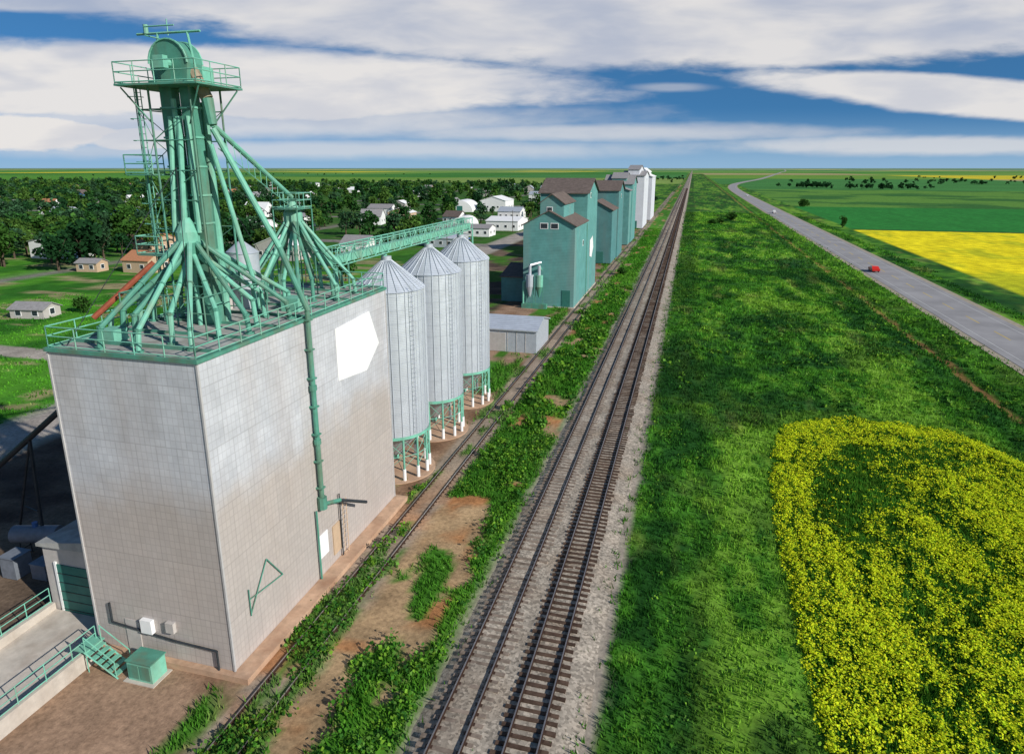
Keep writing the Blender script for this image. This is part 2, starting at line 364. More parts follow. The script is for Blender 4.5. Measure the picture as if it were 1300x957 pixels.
def quads(P,size,C,nz=0):
    n=len(P);a=rng.normal(size=(n,3));a[:,2]+=nz;a/=np.linalg.norm(a,axis=1)[:,None]
    r=rng.normal(size=(n,3));u=np.cross(a,r);u/=np.linalg.norm(u,axis=1)[:,None];v=np.cross(a,u)
    s=(np.asarray(size)*np.ones(n))[:,None]*.5
    V=np.stack([P-u*s-v*s*.8,P+u*s-v*s,P+u*s*.9+v*s,P-u*s+v*s*.7],1)
    return V,C
VV=[];CC=[]
for (x0,x1,y0,y1,d,hm,sz,nl,thr) in ((-20.8,-10.9,18,62,6.0,.65,.15,10,.45),(-18.6,-10.9,62,150,2.2,.8,.30,8,.46),(-3.4,36,18,75,1.6,.34,.13,7,.54),(-3.4,42,75,150,.7,.5,.28,6,.55)):
    x,y=sample(x0,x1,y0,y1,d);c,g=zones(x,y);nn=fbm(x/2.2,y/3.5,81)
    k=(g>.6)&(nn>thr)&(plot_s(x/S,y/S)>1.01);x=x[k];y=y[k];nn=nn[k];z=gz(x,y)
    H=hm*np.clip((nn-thr)*7,.25,1)*rng.uniform(.7,1.3,len(x));n=len(x)*nl
    X_=np.repeat(x,nl)+rng.normal(0,.22,n);Y_=np.repeat(y,nl)+rng.normal(0,.22,n);Z_=np.repeat(z,nl)+np.repeat(H,nl)*rng.uniform(.1,1,n)
    base=np.array([[.05,.16,.018],[.08,.22,.02],[.15,.30,.03],[.035,.12,.02],[.11,.24,.04]])[rng.integers(0,5,len(x))]
    C=np.repeat(base,nl,0)*rng.uniform(.7,1.4,(n,1))
    V,C=quads(np.stack([X_,Y_,Z_],1),rng.uniform(.6,1.4,n)*sz,C,.8);VV.append(V);CC.append(C)
poly_obj('weeds',np.concatenate(VV),np.concatenate(CC),4,'leaf')

root=empty('canola_crop')
x,y=sample(.27*S,1.3*S,18,2.86*S,30)
p,s=plot_yellow(x,y);k=s<1;x=x[k];y=y[k];p=p[k];s=s[k];z=gz(x,y);h=rng.uniform(.28,.5,len(x))*(1-.65*sm(s,.93,1.0))
gb=np.tile([.060,.20,.020],(len(x),1))*(.45+1.1*fbm(x/1.2,y/1.2,66)[:,None]);gb[:,0]*=rng.uniform(.8,1.7,len(x))
V,c=tufts(x,y,gb,h,np.full(len(x),.12),3);poly_obj('foliage',V,c,3,'grass',root)
yl=rng.random(len(x))<p;nf_=8
X_=np.repeat(x[yl],nf_);Y_=np.repeat(y[yl],nf_);Z_=np.repeat(z[yl]+h[yl],nf_);n=len(X_)
P=np.stack([X_+rng.normal(0,.12,n),Y_+rng.normal(0,.12,n),Z_+rng.uniform(-.12,.07,n)],1)
C=np.array([.88,.84,.03])*rng.uniform(.75,1.12,(n,1));C[:,0]*=rng.uniform(.68,1.0,n)
V,C=quads(P,rng.uniform(.05,.115,n),C,2.4)
poly_obj('blossom',V,C,4,'grass',root)

# ------------------------------------------------------------ railway
def strip(name,pts,y0,y1,k,step=None,amp=0,parent=None):
    yy=list(np.arange(y0,150,.6))+list(np.arange(150,500,3))+[700,1000,2000,4000,y1]
    px=np.array([p[0] for p in pts]);pz=np.array([p[1] for p in pts])
    A,B=np.meshgrid(px,np.array(yy));Z,_=np.meshgrid(pz,np.array(yy))
    x=A.ravel();y=B.ravel();z=Z.ravel()
    x=x+(fbm(y/2,x,70)-.5)*.45*(z<.2)
    z=z+(fbm(x/.5,y/.7,71)-.5)*amp
    nn=len(px);v=np.stack([x,y,z],1);f=[]
    for j in range(len(yy)-1):
        for i in range(nn-1): f.append((j*nn+i,j*nn+i+1,(j+1)*nn+i+1,(j+1)*nn+i))
    m=bpy.data.meshes.new(name);m.from_pydata(v.tolist(),[],f);m.materials.append(M[k]);m.polygons.foreach_set('use_smooth',[True]*len(f))
    o=bpy.data.objects.new(name,m);COL.objects.link(o);o.parent=parent;return o
bed=[(-11.5,-.12),(-11.0,.05),(-10.6,.22),(-10.2,.30),(-9.6,.33),(-9.2,.33),(-8.6,.33),(-8.0,.30),(-7.6,.27),(-7.2,.30),(-6.6,.33),(-5.9,.33),(-5.2,.33),(-4.6,.30),(-4.2,.22),(-3.6,.08),(-2.9,-.12)]
strip('gravel_ballast',bed,-40,6000,'ballast',amp=.12)
def track(xc,zt,tk,jit,y1=900):
    e=empty('railway_track')
    b=MB();y=-30.0
    while y<y1:
        w=.115+random.uniform(-.012,.012);l=1.3+random.uniform(-.07,.07)*jit;dx=random.uniform(-.06,.06)*jit;r=random.uniform(-.02,.02)*jit;dz=random.uniform(-.02,.015)
        vs=[];
        for zz in (zt-.2,zt+dz):
            for sx,sy in ((-1,-1),(1,-1),(1,1),(-1,1)): vs.append((xc+dx+sx*l,y+sy*w+sx*l*r,zz))
        b.add(vs,[(4,5,6,7),(0,1,5,4),(1,2,6,5),(2,3,7,6),(3,0,4,7)],tk)
        if y<120:
            for sg in (-1,1): b.box(xc+sg*.75-.17,xc+sg*.75+.17,y-.09,y+.09,zt+.012,zt+.03,'rail')
        y+=.56+random.uniform(-.03,.03)*jit
    b.obj('ties',e)
    for sg in (-1,1):
        b=MB();cx=xc+sg*.75
        b.box(cx-.07,cx+.07,-40,6000,zt+.03,zt+.06,'rail');b.box(cx-.012,cx+.012,-40,6000,zt+.06,zt+.15,'rail');b.box(cx-.037,cx+.037,-40,6000,zt+.15,zt+.185,'rail')
        b.box(cx-.033,cx+.033,-40,6000,zt+.186,zt+.189,'railtop')
        b.obj('rail_left' if sg<0 else 'rail_right',e)
track(-5.85,.38,'tie',1);track(-9.25,.34,'tiegrey',1.6);track(-19.1,-.02,'tiegrey',2,500)

# ------------------------------------------------------------ highway
ctr=[(1.9,-16),(1.9,28),(1.93,32),(2.05,37),(2.35,42),(2.9,47),(4,54),(6,66),(10,95),(18,155),(30,245),(60,500)]
def catm(P,n=14):
    out=[]
    for i in range(len(P)-1):
        p0=P[max(i-1,0)];p1=P[i];p2=P[i+1];p3=P[min(i+2,len(P)-1)]
        for t in range(n):
            t/=n
            out.append(tuple(.5*((2*p1[k])+(-p0[k]+p2[k])*t+(2*p0[k]-5*p1[k]+4*p2[k]-p3[k])*t*t+(-p0[k]+3*p1[k]-3*p2[k]+p3[k])*t**3) for k in (0,1)))
    out.append(P[-1]);return out
dens=[(1.9*S,v) for v in range(-400,700,6)]
cl=dens+[(a*S,b*S) for a,b in catm(ctr[1:]) if b*S>700]
def ribbon(b,a0,a1,z,k,i0=0,i1=None):
    vs=[];i1=len(cl) if i1 is None else i1
    for i in range(i0,i1):
        p=cl[i];q=cl[min(i+1,len(cl)-1)];o=cl[max(i-1,0)]
        d=Vector((q[0]-o[0],q[1]-o[1])).normalized();n=Vector((d.y,-d.x))
        vs+=[(p[0]+n.x*a0,p[1]+n.y*a0,z),(p[0]+n.x*a1,p[1]+n.y*a1,z)]
    b.add(vs,[(2*i,2*i+1,2*i+3,2*i+2) for i in range(len(vs)//2-1)],k)
e=empty('highway')
b=MB();ribbon(b,-6.4,6.4,.06,'shoulder');b.obj('gravel_shoulder',e)
b=MB();ribbon(b,-5.1,5.1,.10,'asphalt');b.obj('roadway',e)
b=MB();ribbon(b,-3.73,-3.62,.105,'whiteline');ribbon(b,3.62,3.73,.105,'whiteline')
for i in range(0,len(dens)-2,2): ribbon(b,-.08,.08,.106,'yellowline',i,i+2)
b.obj('lane_markings',e)

# ------------------------------------------------------------ main elevator
E=empty('grain_elevator')
x0,x1,y0,y1,ZR=-30.3,-21.6,24.6,44.5,17.3
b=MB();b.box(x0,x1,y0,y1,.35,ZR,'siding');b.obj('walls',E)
b=MB();b.box(x0-.35,x1+1.0,y0-.35,y1+.3,-.1,.34,'footing');b.obj('footing',E)
b=MB()
for (a,c) in ((x0,y0),(x1,y0),(x1,y1),(x0,y1)): b.box(a-.05,a+.05,c-.05,c+.05,.36,ZR-.13,'trim')
b.obj('corner_flashing',E)
b=MB();b.box(x0+.1,x1-.1,y0+.1,y1-.1,ZR+.003,ZR+.06,'roofgrey')
for (a,c,d,f) in ((x0-.12,x1+.12,y0-.12,y0+.1),(x0-.12,x1+.12,y1-.1,y1+.12),(x0-.12,x0+.1,y0+.102,y1-.102),(x1-.1,x1+.12,y0+.102,y1-.102)): b.box(a,c,d,f,ZR-.06,ZR+.12,'mintd')
for i in range(7):
    yy=26+i*2.7;b.box(x0+.3,x1-.3,yy,yy+.12,ZR+.061,ZR+.2,'mintd')
b.obj('roof',E)
b=MB()
def rail_line(b,p,q,zb,h=1.05,step=1.6,r=.035,k='mint'):
    p=Vector(p);q=Vector(q);L=(q-p).length;n=max(1,int(L/step))
    for i in range(n+1):
        a=p.lerp(q,i/n);b.cyl((a.x,a.y,zb),(a.x,a.y,zb+h),r,k,5)
    for hh in (h,h*.55): b.cyl((p.x,p.y,zb+hh),(q.x,q.y,zb+hh),r,k,5)
    b.beam((p.x,p.y,zb+.08),(q.x,q.y,zb+.08),.05,k)
cor=[(x0+.05,y0+.05),(x1-.05,y0+.05),(x1-.05,y1-.05),(x0+.05,y1-.05)]
for i in range(4): rail_line(b,(*cor[i],0),(*cor[(i+1)%4],0),ZR+.12)
b.obj('roof_guardrail',E)
tx,ty=-26.5,31.4
b=MB()
for dx in (-.62,.62): b.box(tx+dx-.36,tx+dx+.36,ty-.3,ty+.3,ZR,30.6,'mintd')
for zz in np.arange(18.5,30.5,1.5):
    b.box(tx-1.03,tx-.21,ty-.36,ty+.36,zz,zz+.1,'mint');b.box(tx+.21,tx+1.03,ty-.36,ty+.36,zz,zz+.1,'mint')
for dx,dy,r in ((-.15,.75,.25),(.75,.85,.22),(-.9,.7,.18),(0,-.5,.13)): b.cyl((tx+dx,ty+dy,ZR),(tx+dx,ty+dy,29.6-r),r,'mint',10)
vs=[];n=12
for j in (-.55,.55):
    for i in range(n+1):
        a=math.pi*i/n;vs.append((tx+1.15*math.cos(a),ty+j,31.2+1.15*math.sin(a)))
    vs+=[(tx-1.0,ty+j,30.2),(tx+1.0,ty+j,30.2)]
m_=n+3
fs=[tuple(range(0,n+1))+(n+1,n+2),tuple(m_+i for i in list(range(0,n+1))+[n+1,n+2])]
loop=list(range(0,n+1))+[n+1,n+2]
for i in range(len(loop)): 
    a=loop[i];c=loop[(i+1)%len(loop)];fs.append((a,c,m_+c,m_+a))
b.add(vs,fs,'mintd')
for i in range(n):
    a0=math.pi*i/n;a1=math.pi*(i+1)/n
    for j in (-.58,.58): b.cyl((tx+1.17*math.cos(a0),ty+j,31.2+1.17*math.sin(a0)),(tx+1.17*math.cos(a1),ty+j,31.2+1.17*math.sin(a1)),.05,'mint',5)
b.cyl((tx,ty-.9,31.2),(tx,ty+.9,31.2),.22,'mint',10);b.box(tx-.3,tx+.3,ty-1.25,ty-.9,30.9,31.5,'mint')
b.box(tx+.2,tx+1.0,ty+.7,ty+1.6,30.3,31.2,'mint');b.box(tx-1.2,tx+1.2,ty-.75,ty+.75,30.16,30.4,'mint')
b.obj('bucket_elevator_leg',E)
b=MB()
L0=[(tx-1.9,ty-.9),(tx-1.9,ty+1.5),(tx-1.15,ty+1.5),(tx-1.15,ty-.9)]
for (a,c) in L0+[(tx+1.35,ty-.9),(tx+1.35,ty+1.5)]: b.cyl((a,c,ZR),(a,c,30.2),.06,'mintd',6)
zs=np.arange(ZR+.8,30.2,1.55)
for i,z in enumerate(zs):
    for j in range(4):
        p=L0[j];q=L0[(j+1)%4];b.beam((*p,z),(*q,z),.045,'mintd')
        if i<len(zs)-1: b.beam((*(p if (i+j)%2 else q),z),(*(q if (i+j)%2 else p),zs[i+1]),.035,'mintd')
    for yy in (ty-.9,ty+1.5):
        b.beam((tx-1.15,yy,z),(tx+1.35,yy,z),.05,'mintd')
        if i<len(zs)-1 and i%2==0: b.beam((tx-1.15,yy,z),(tx+1.35,yy,zs[i+1]),.035,'mintd')
for dx in (-.2,.2): b.cyl((tx-2.3+dx,ty-.4,ZR),(tx-2.3+dx,ty-.4,30.6),.03,'mint',5)
for z in np.arange(ZR+.3,30.4,.35): b.cyl((tx-2.5,ty-.4,z),(tx-2.1,ty-.4,z),.018,'mint',4)
for z in np.arange(ZR+2.4,30.4,1.1):
    pts=[(tx-2.3+.42*math.cos(a),ty-.45-.5*math.sin(a),z) for a in np.linspace(0,math.pi,7)]
    for i in range(6): b.cyl(pts[i],pts[i+1],.02,'mint',4)
for z in (21.3,25.6):
    b.box(tx-2.9,tx-1.15,ty-1.3,ty+1.5,z,z+.06,'mintd');rail_line(b,(tx-2.9,ty-1.3,0),(tx-2.9,ty+1.5,0),z+.06,1,1);rail_line(b,(tx-2.9,ty-1.3,0),(tx-1.15,ty-1.3,0),z+.06,1,1)
b.obj('support_tower',E)
b=MB()
b.box(tx-2.5,tx+2.5,ty-1.7,ty+1.9,30.05,30.15,'mintd')
c4_=[(tx-2.45,ty-1.65),(tx+2.45,ty-1.65),(tx+2.45,ty+1.85),(tx-2.45,ty+1.85)]
for i in range(4): rail_line(b,(*c4_[i],0),(*c4_[(i+1)%4],0),30.15,1.05,1.0,.03)
for dx in (-1.9,1.9):
    for dy in (-1.4,1.6): b.beam((tx+dx*1.25,ty+dy,30.0),(tx+dx*.6,ty+dy*.6,28.2),.06,'mintd')
for dx in (-1.3,1.3): b.cyl((tx+dx,ty,30.15),(tx+dx*.7,ty,32.75),.06,'mint',6)
b.beam((tx-2.2,ty,32.75),(tx+1.7,ty,32.75),.09,'mint');b.beam((tx-.9,ty-.9,32.5),(tx-.9,ty+.9,32.5),.05,'mint');b.beam((tx-.91,ty-.9,32.9),(tx+.9,ty-.9,32.9),.05,'mint')
b.cyl((tx-1.6,ty,32.75),(tx-1.6,ty,33.2),.12,'mint',8);b.cyl((tx-.6,ty+.4,32.7),(tx-.6,ty+.4,33.5),.03,'mint',5)
b.obj('head_platform',E)
b=MB()
def spider(b,cx,cy,zt,n,rx,ry,r,ph,k0=.62):
    for i in range(n):
        a=ph+2*math.pi*i/n;k=1.0 if i%2 else k0
        k*=random.uniform(.85,1.05)
        fx=max(x0+.5,min(x1-.5,cx+rx*k*math.cos(a)));fy=max(y0+.6,min(y1-.6,cy+ry*k*math.sin(a)))
        z=zt-(.0 if i%2 else .8);s=(cx+.42*math.cos(a),cy+.42*math.sin(a),z)
        zk=ZR+(1.1 if i%2 else 1.6)
        mid=(fx+(s[0]-fx)*.04,fy+(s[1]-fy)*.04,zk)
        kk='mint' if random.random()<.75 else 'mintd'
        b.cyl(s,mid,r,kk,9);b.cyl(mid,(fx,fy,ZR+.06),r,kk,9)
        b.cyl((fx,fy,ZR+.06),(fx,fy,ZR+.16),r*1.9,'mintd',10)
        b.cyl((mid[0],mid[1],mid[2]-.05),(mid[0],mid[1],mid[2]+.06),r*1.35,'mintd',9)
        t=Vector(s).lerp(Vector(mid),.5);t2=Vector(s).lerp(Vector(mid),.515);b.cyl(t,t2,r*1.3,'mintd',9)
    b.cyl((cx,cy,zt-1.3),(cx,cy,zt-.1),.38,'mintd',12,.62);b.cyl((cx,cy,zt-.1),(cx,cy,zt+.45),.62,'mint',14);b.cyl((cx,cy,zt+.45),(cx,cy,zt+1.2),.6,'mint',12,.2)
spider(b,tx+.3,ty-1.0,22.2,20,4.4,6.6,.135,.2,.72)
for dx,dy in ((-.5,-1.0),(.3,-1.2),(1.0,-.9)): b.cyl((tx+dx,ty+dy,22.6),(tx+dx*.7,ty-.45,28.6),.14,'mint',9)
spider(b,-26.0,40.2,22.6,18,3.9,4.4,.125,.1,.7)
sp2=(-26.0,40.2)
for z in (19.6,):
    pts=[(tx-2.4,ty-3.4),(tx+2.8,ty-3.4),(tx+2.8,ty+1.8),(tx-2.4,ty+1.8)]
    for i in range(4): b.beam((*pts[i],z),(*pts[(i+1)%4],z),.05,'mintd');b.cyl((*pts[i],ZR),(*pts[i],z),.05,'mintd',5)
J=(tx+1.75,ty+.1,28.2)
b.cyl((tx+.95,ty,30.9),(tx+1.6,ty+.1,29.5),.32,'tanpipe',10);b.cyl((tx+1.6,ty+.1,29.5),J,.32,'mintd',10,.26)
b.cyl(J,(sp2[0],sp2[1],24.1),.15,'mint',10)
b.cyl((J[0],J[1],J[2]-.2),(-22.6,33.3,21.6),.17,'mint',10);b.cyl((-22.6,33.3,21.6),(-21.25,33.6,17.9),.17,'mintd',10)
b.cyl((tx+1.6,ty,27.2),(tx+2.6,ty+1.2,19.4),.13,'mint',10)
b.beam((J[0]+.2,J[1],J[2]-1.2),(sp2[0],sp2[1]-.2,23.5),.05,'mint')
for t in np.linspace(.05,.95,12):
    p=Vector(J).lerp(Vector((sp2[0],sp2[1],24.1)),t);q=(Vector((J[0]+.2,J[1],J[2]-1.2))).lerp(Vector((sp2[0],sp2[1]-.2,23.5)),t);b.beam(p,q,.03,'mint')
b.cyl((tx-1.6,ty-1.6,21.0),(x0+.1,27.4,18.3),.15,'rust',8)
b.obj('distributor_spouts',E)
b=MB()
b.box(sp2[0]-.9,sp2[0]+.9,sp2[1]-.9,sp2[1]+.9,23.3,23.36,'mintd')
cc_=[(sp2[0]-.9,sp2[1]-.9),(sp2[0]+.9,sp2[1]-.9),(sp2[0]+.9,sp2[1]+.9),(sp2[0]-.9,sp2[1]+.9)]
for i in range(4): rail_line(b,(*cc_[i],0),(*cc_[(i+1)%4],0),23.36,1.0,.6,.03)
for (a,c) in cc_: b.cyl((a,c,ZR),(a,c,23.3),.05,'mintd',6)
for (a,c) in ((x0+.6,y0+.6),(x1-.6,y0+.6)): b.cyl((a,c,ZR+.1),(tx,ty-.9,26.0),.02,'dark',5)
for (a,c) in ((x0+.6,y1-1),(x1-.6,y1-1)): b.cyl((a,c,ZR+.1),(tx,ty+1.5,26.0),.02,'dark',4)
b.obj('bracing',E)
b=MB();b.cyl((-27.3,36.2,ZR+.06),(-27.3,36.2,20.8),1.0,'galvr',18);b.cyl((-27.3,36.2,20.8),(-27.3,36.2,21.5),1.05,'galvr',18,.2)
b.box(-29.4,-27.6,33.5,35.2,ZR+.06,19.3,'greyw');b.box(-24.2,-23.0,35.3,36.4,ZR+.06,18.2,'mint');b.box(-28.9,-27.9,26.3,27.2,ZR+.06,18.0,'mint')
b.obj('roof_equipment',E,smooth=True)
b=MB();wx=x1+.28
b.cyl((wx,33.6,17.9),(wx,33.6,5.4),.15,'mintd',10)
for z in np.arange(6.5,17.5,1.8): b.box(x1+.002,wx+.2,33.4,33.8,z,z+.09,'mintd');
for z in (9.5,13): b.cyl((wx,33.6,z),(wx,33.6,z+.3),.22,'mintd',10)
b.cyl((wx,33.6,5.4),(wx+.3,35.2,4.9),.14,'mintd',8);b.cyl((wx+.3,35.2,4.9),(wx+.9,37.6,3.6),.11,'dark',8);b.cyl((wx,33.6,5.9),(wx,33.6,5.1),.3,'mintd',8)
b.cyl((wx-.1,33.0,.4),(wx-.1,33.0,5.2),.07,'mintd',6);b.cyl((wx-.1,35.8,.4),(wx-.1,35.8,5),.05,'dark',6)
b.obj('wall_downspout',E)
b=MB();PH=[(1.423,.615),(1.607,.622),(1.656,.521),(1.575,.4635),(1.423,.480)]
PH=[(a*S,c*S) for a,c in PH]
vs=[(x1+.05,a,c) for a,c in PH]+[(x1+.012,a,c) for a,c in PH]
b.add(vs,[(0,1,2,3,4)]+[(i,(i+1)%5,5+(i+1)%5,5+i) for i in range(5)],'white');b.obj('company_sign_panel',E)
b=MB()
for p,q in (((26.2,3.6),(29.2,3.2)),((26.2,4.2),(26.2,2.6)),((26.2,2.7),(27.9,5.0)),((27.9,5.0),(29.2,3.2))): b.cyl((x1+.1,p[0],p[1]),(x1+.1,q[0],q[1]),.035,'mintd',5)
b.box(x1+.004,x1+.06,33.2,34.3,1.6,3.2,'white');b.box(x1+.004,x1+.08,34.9,35.9,.9,3.0,'tan')
for dy in (0,.5): b.cyl((x1+.25,36.0+dy,.3),(x1+.25,36.0+dy,4.4),.03,'tan',4)
for z in np.arange(.5,4.3,.35): b.cyl((x1+.25,36.0,z),(x1+.25,36.5,z),.02,'tan',4)
b.cyl((x0+1.2,y0-.12,2.0),(x0+5.2,y0-.12,1.6),.06,'dark',6);b.cyl((x0+5.2,y0-.12,1.6),(x1-.9,y0-.12,1.5),.06,'dark',6);b.cyl((x1-.9,y0-.12,1.5),(x1-.9,y0-.12,.3),.06,'dark',6);b.cyl((x0+1.2,y0-.12,2.0),(x0+1.2,y0-.12,3.2),.06,'dark',6)
b.box(x0+3.2,x0+3.9,y0-.25,y0-.004,1.8,2.6,'white');b.box(x0+4.8,x0+5.3,y0-.22,y0-.004,2.1,2.7,'greyw')
b.box(x0+2.0,x0+2.9,y0-.05,y0-.004,.36,2.3,'greyw')
b.obj('wall_fittings',E)
b=MB();ax0,ax1,ay0,ay1=-35.4,x0-.01,26.2,43
b.box(ax0,ax1,ay0,ay1,.0,4.9,'greyw')
b.add([(ax0-.2,ay0-.2,4.9),(ax1,ay0-.2,5.7),(ax1,ay1+.2,5.7),(ax0-.2,ay1+.2,4.9),(ax0-.2,ay0-.2,4.7),(ax1,ay0-.2,4.9),(ax1,ay1+.2,4.9),(ax0-.2,ay1+.2,4.7)],[(0,1,2,3),(0,1,5,4),(1,2,6,5),(2,3,7,6),(3,0,4,7)],'roofgrey')
b.box(ax0+.9,ax1-.7,ay0-.07,ay0-.004,.02,3.6,'doorg')
for i in range(1,6): b.box(ax0+.9,ax1-.7,ay0-.09,ay0-.071,.02+i*.6,.06+i*.6,'dark')
b.box(ax0+.75,ax0+.9,ay0-.1,ay0-.004,.02,3.75,'white');b.box(ax1-.7,ax1-.55,ay0-.1,ay0-.004,.02,3.75,'white')
b.obj('drive_shed',E)
b=MB()
b.add([(ax0+.3,26.1,.5),(ax1+.3,26.1,.5),(ax1+.3,12,.03),(ax0+.3,12,.03),(ax0+.3,26.1,-.1),(ax1+.3,26.1,-.1),(ax1+.3,12,-.1),(ax0+.3,12,-.1)],[(0,1,2,3),(0,4,7,3),(1,5,6,2),(0,1,5,4),(2,3,7,6)],'concrete')
b.box(ax0-.1,ax0+.29,14,26.1,-.1,.95,'concrete');b.box(ax1+.31,ax1+.6,18,24.1,-.1,.95,'concrete')
o=b.obj('concrete_ramp')
b=MB();rail_line(b,(ax0+.1,14,0),(ax0+.1,26,0),.95,1.0,1.5,.03);rail_line(b,(ax1+.45,18,0),(ax1+.45,24,0),.95,1.0,1.5,.03);b.obj('railing',o)
b=MB()
for i in range(6): b.box(x0+.9+i*.3,x0+1.2+i*.3,y0-1.7,y0-.7,.0+(1.1-i*.2),.05+(1.1-i*.2),'mint')
b.box(x0-.0,x0+.9,y0-1.7,y0-.5,1.15,1.22,'mint')
for yy in (y0-1.7,y0-.7): b.beam((x0+.8,yy,1.2),(x0+2.8,yy,.0),.07,'mint');b.cyl((x0+.9,yy,2.15),(x0+2.7,yy,1.0),.03,'mint',5);b.cyl((x0+.9,yy,.0),(x0+.9,yy,2.15),.03,'mint',5);b.cyl((x0+2.7,yy,.0),(x0+2.7,yy,1.0),.03,'mint',5)
b.obj('metal_stairs')
b=MB();b.box(-26.9,-25.4,23.0,24.0,.05,1.15,'mint');b.box(-26.95,-25.35,22.95,24.05,1.151,1.22,'mintd');b.box(-26.8,-26.2,22.97,22.999,.2,1.0,'mintd');b.box(-26.1,-25.5,22.97,22.999,.2,1.0,'mintd');b.box(-27.1,-25.2,22.8,24.15,-.1,.05,'concrete');b.obj('transformer_box')
b=MB();A=(x0,28.7,15.8);B=(-54,34,.5)
b.cyl(A,B,.2,'dark',8);b.cyl((-42,31.3,0),(-41.2,31.1,8.6),.12,'dark',6);b.cyl((-46,32.6,0),(-41.2,31.1,8.6),.09,'dark',6);b.beam((-43.8,31.9,3),(-42,31.3,3.2),.08,'dark')
b.obj('truck_loading_spout')

# ------------------------------------------------------------ steel bins
def grain_bin(yc):
    e=empty('steel_grain_bin',(-.925*S,yc*S,0));R=3.0;zb,ze,za=3.9,16.35,18.6
    b=MB();b.cyl((0,0,zb),(0,0,ze),R,'galv',56,cap=False);b.cyl((0,0,ze),(0,0,za),R+.12,'galv',56,.35);b.cyl((0,0,za),(0,0,za+.35),.42,'galvr',16)
    o=b.obj('shell',e,smooth=True)
    b=MB()
    for i in range(28):
        a=2*math.pi*i/28;c,s=math.cos(a),math.sin(a)
        b.beam(((R+.03)*c,(R+.03)*s,zb),((R+.03)*c,(R+.03)*s,ze),.05,'galvr')
        b.beam(((R+.1)*c,(R+.1)*s,ze+.05),(.4*c,.4*s,za+.03),.045,'galvr')
    for z in np.arange(zb+1.1,ze,1.1):
        b.cyl((0,0,z),(0,0,z+.035),R+.025,'galvr',56,cap=False)
    b.obj('ribs',e)
    b=MB();b.cyl((0,0,zb+.2),(0,0,1.3),R-.05,'galvr',40,.3);b.cyl((0,0,1.3),(0,0,.9),.3,'mint',12);b.obj('hopper',e,smooth=True)
    b=MB();b.cyl((0,0,zb-.12),(0,0,zb+.15),R+.08,'mint',56,cap=False)
    n=14;P=[]
    for i in range(n):
        a=2*math.pi*i/n;P.append(((R-.02)*math.cos(a),(R-.02)*math.sin(a)))
    for i in range(n):
        p=P[i];q=P[(i+1)%n]
        b.cyl((*p,1.1),(*p,zb),.10,'mint',8);b.cyl((*p,-.1),(*p,1.1),.15,'white',10)
        b.beam((*p,2.2),(*q,2.2),.05,'mint');b.beam((*p,1.2),(*q,2.2),.035,'mint');b.beam((*q,2.3),(*p,zb-.2),.035,'mint');b.beam((*p,2.3),(*q,zb-.2),.035,'mint')
    b.obj('leg_frame',e)
    b=MB()
    for dx in (-.2,.2): b.cyl((R*.0+dx,-(R+.22),4.2),(dx,-(R+.22),ze+.6),.025,'galvr',4)
    for z in np.arange(4.4,ze+.5,.4): b.cyl((-.2,-(R+.22),z),(.2,-(R+.22),z),.016,'galvr',4)
    o=b.obj('ladder',e,rot=math.radians(62))
    b=MB();b.cyl((0,0,-.12),(0,0,.06),R+.5,'footing',40);b.obj('pad',e)
for yc in (1.93,2.29,2.65): grain_bin(yc)
b=MB();cx=-24.4;ya,yb=42.0,72.5;zl,zh=19.25,20.5
for dx in (-.55,.55):
    for z in (zl,zh): b.beam((cx+dx,ya,z),(cx+dx,yb,z),.07,'mint')
n=26
for i in range(n+1):
    yy=ya+(yb-ya)*i/n
    for dx in (-.55,.55): b.beam((cx+dx,yy,zl),(cx+dx,yy,zh),.045,'mint')
    b.beam((cx-.55,yy,zl),(cx+.55,yy,zl),.045,'mint');b.beam((cx-.55,yy,zh),(cx+.55,yy,zh),.04,'mint')
    if i<n:
        y2=ya+(yb-ya)*(i+1)/n
        for dx in (-.55,.55): b.beam((cx+dx,yy if i%2 else y2,zl),(cx+dx,y2 if i%2 else yy,zh),.04,'mint')
b.box(cx-.3,cx+.3,ya,yb,zl+.1,zl+.65,'mint');b.box(cx-1.35,cx-.65,ya,yb,zl,zl+.05,'mintd')
rail_line(b,(cx-1.35,ya,0),(cx-1.35,yb,0),zl+.05,1.05,1.5,.03)
for yc in (1.93,2.29,2.65): b.cyl((cx,yc*S,zl),(cx+.3,yc*S,18.9),.2,'mint',8)
for dx in (-.6,.6): b.cyl((cx+dx,43.3,ZR),(cx+dx,43.3,zl),.08,'mintd',6);b.cyl((cx+dx,yb-.3,0),(cx+dx,yb-.3,zl),.1,'mint',6)
for z in np.arange(2,18,3.2): b.beam((cx-.6,yb-.3,z),(cx+.6,yb-.3,z+3.2),.04,'mint')
b.cyl((cx,ya,zl+.5),(sp2[0]+.2,sp2[1]+.4,22.4),.18,'mint',8)
b.obj('overhead_conveyor_bridge')

# ------------------------------------------------------------ small shed
b=MB();b.gable(-1.12*S,-.778*S,3.46*S,3.79*S,0,3.3,4.4,'x','galvr','galv',.25)
for i in range(6): xx=-28.6+i*1.35;b.box(xx,xx+.06,3.46*S-.05,3.46*S-.004,0.1,3.2,'greyw')
b.box(-27.4,-24.8,3.46*S-.06,3.46*S-.006,.05,2.8,'greyw');b.obj('metal_storage_shed')

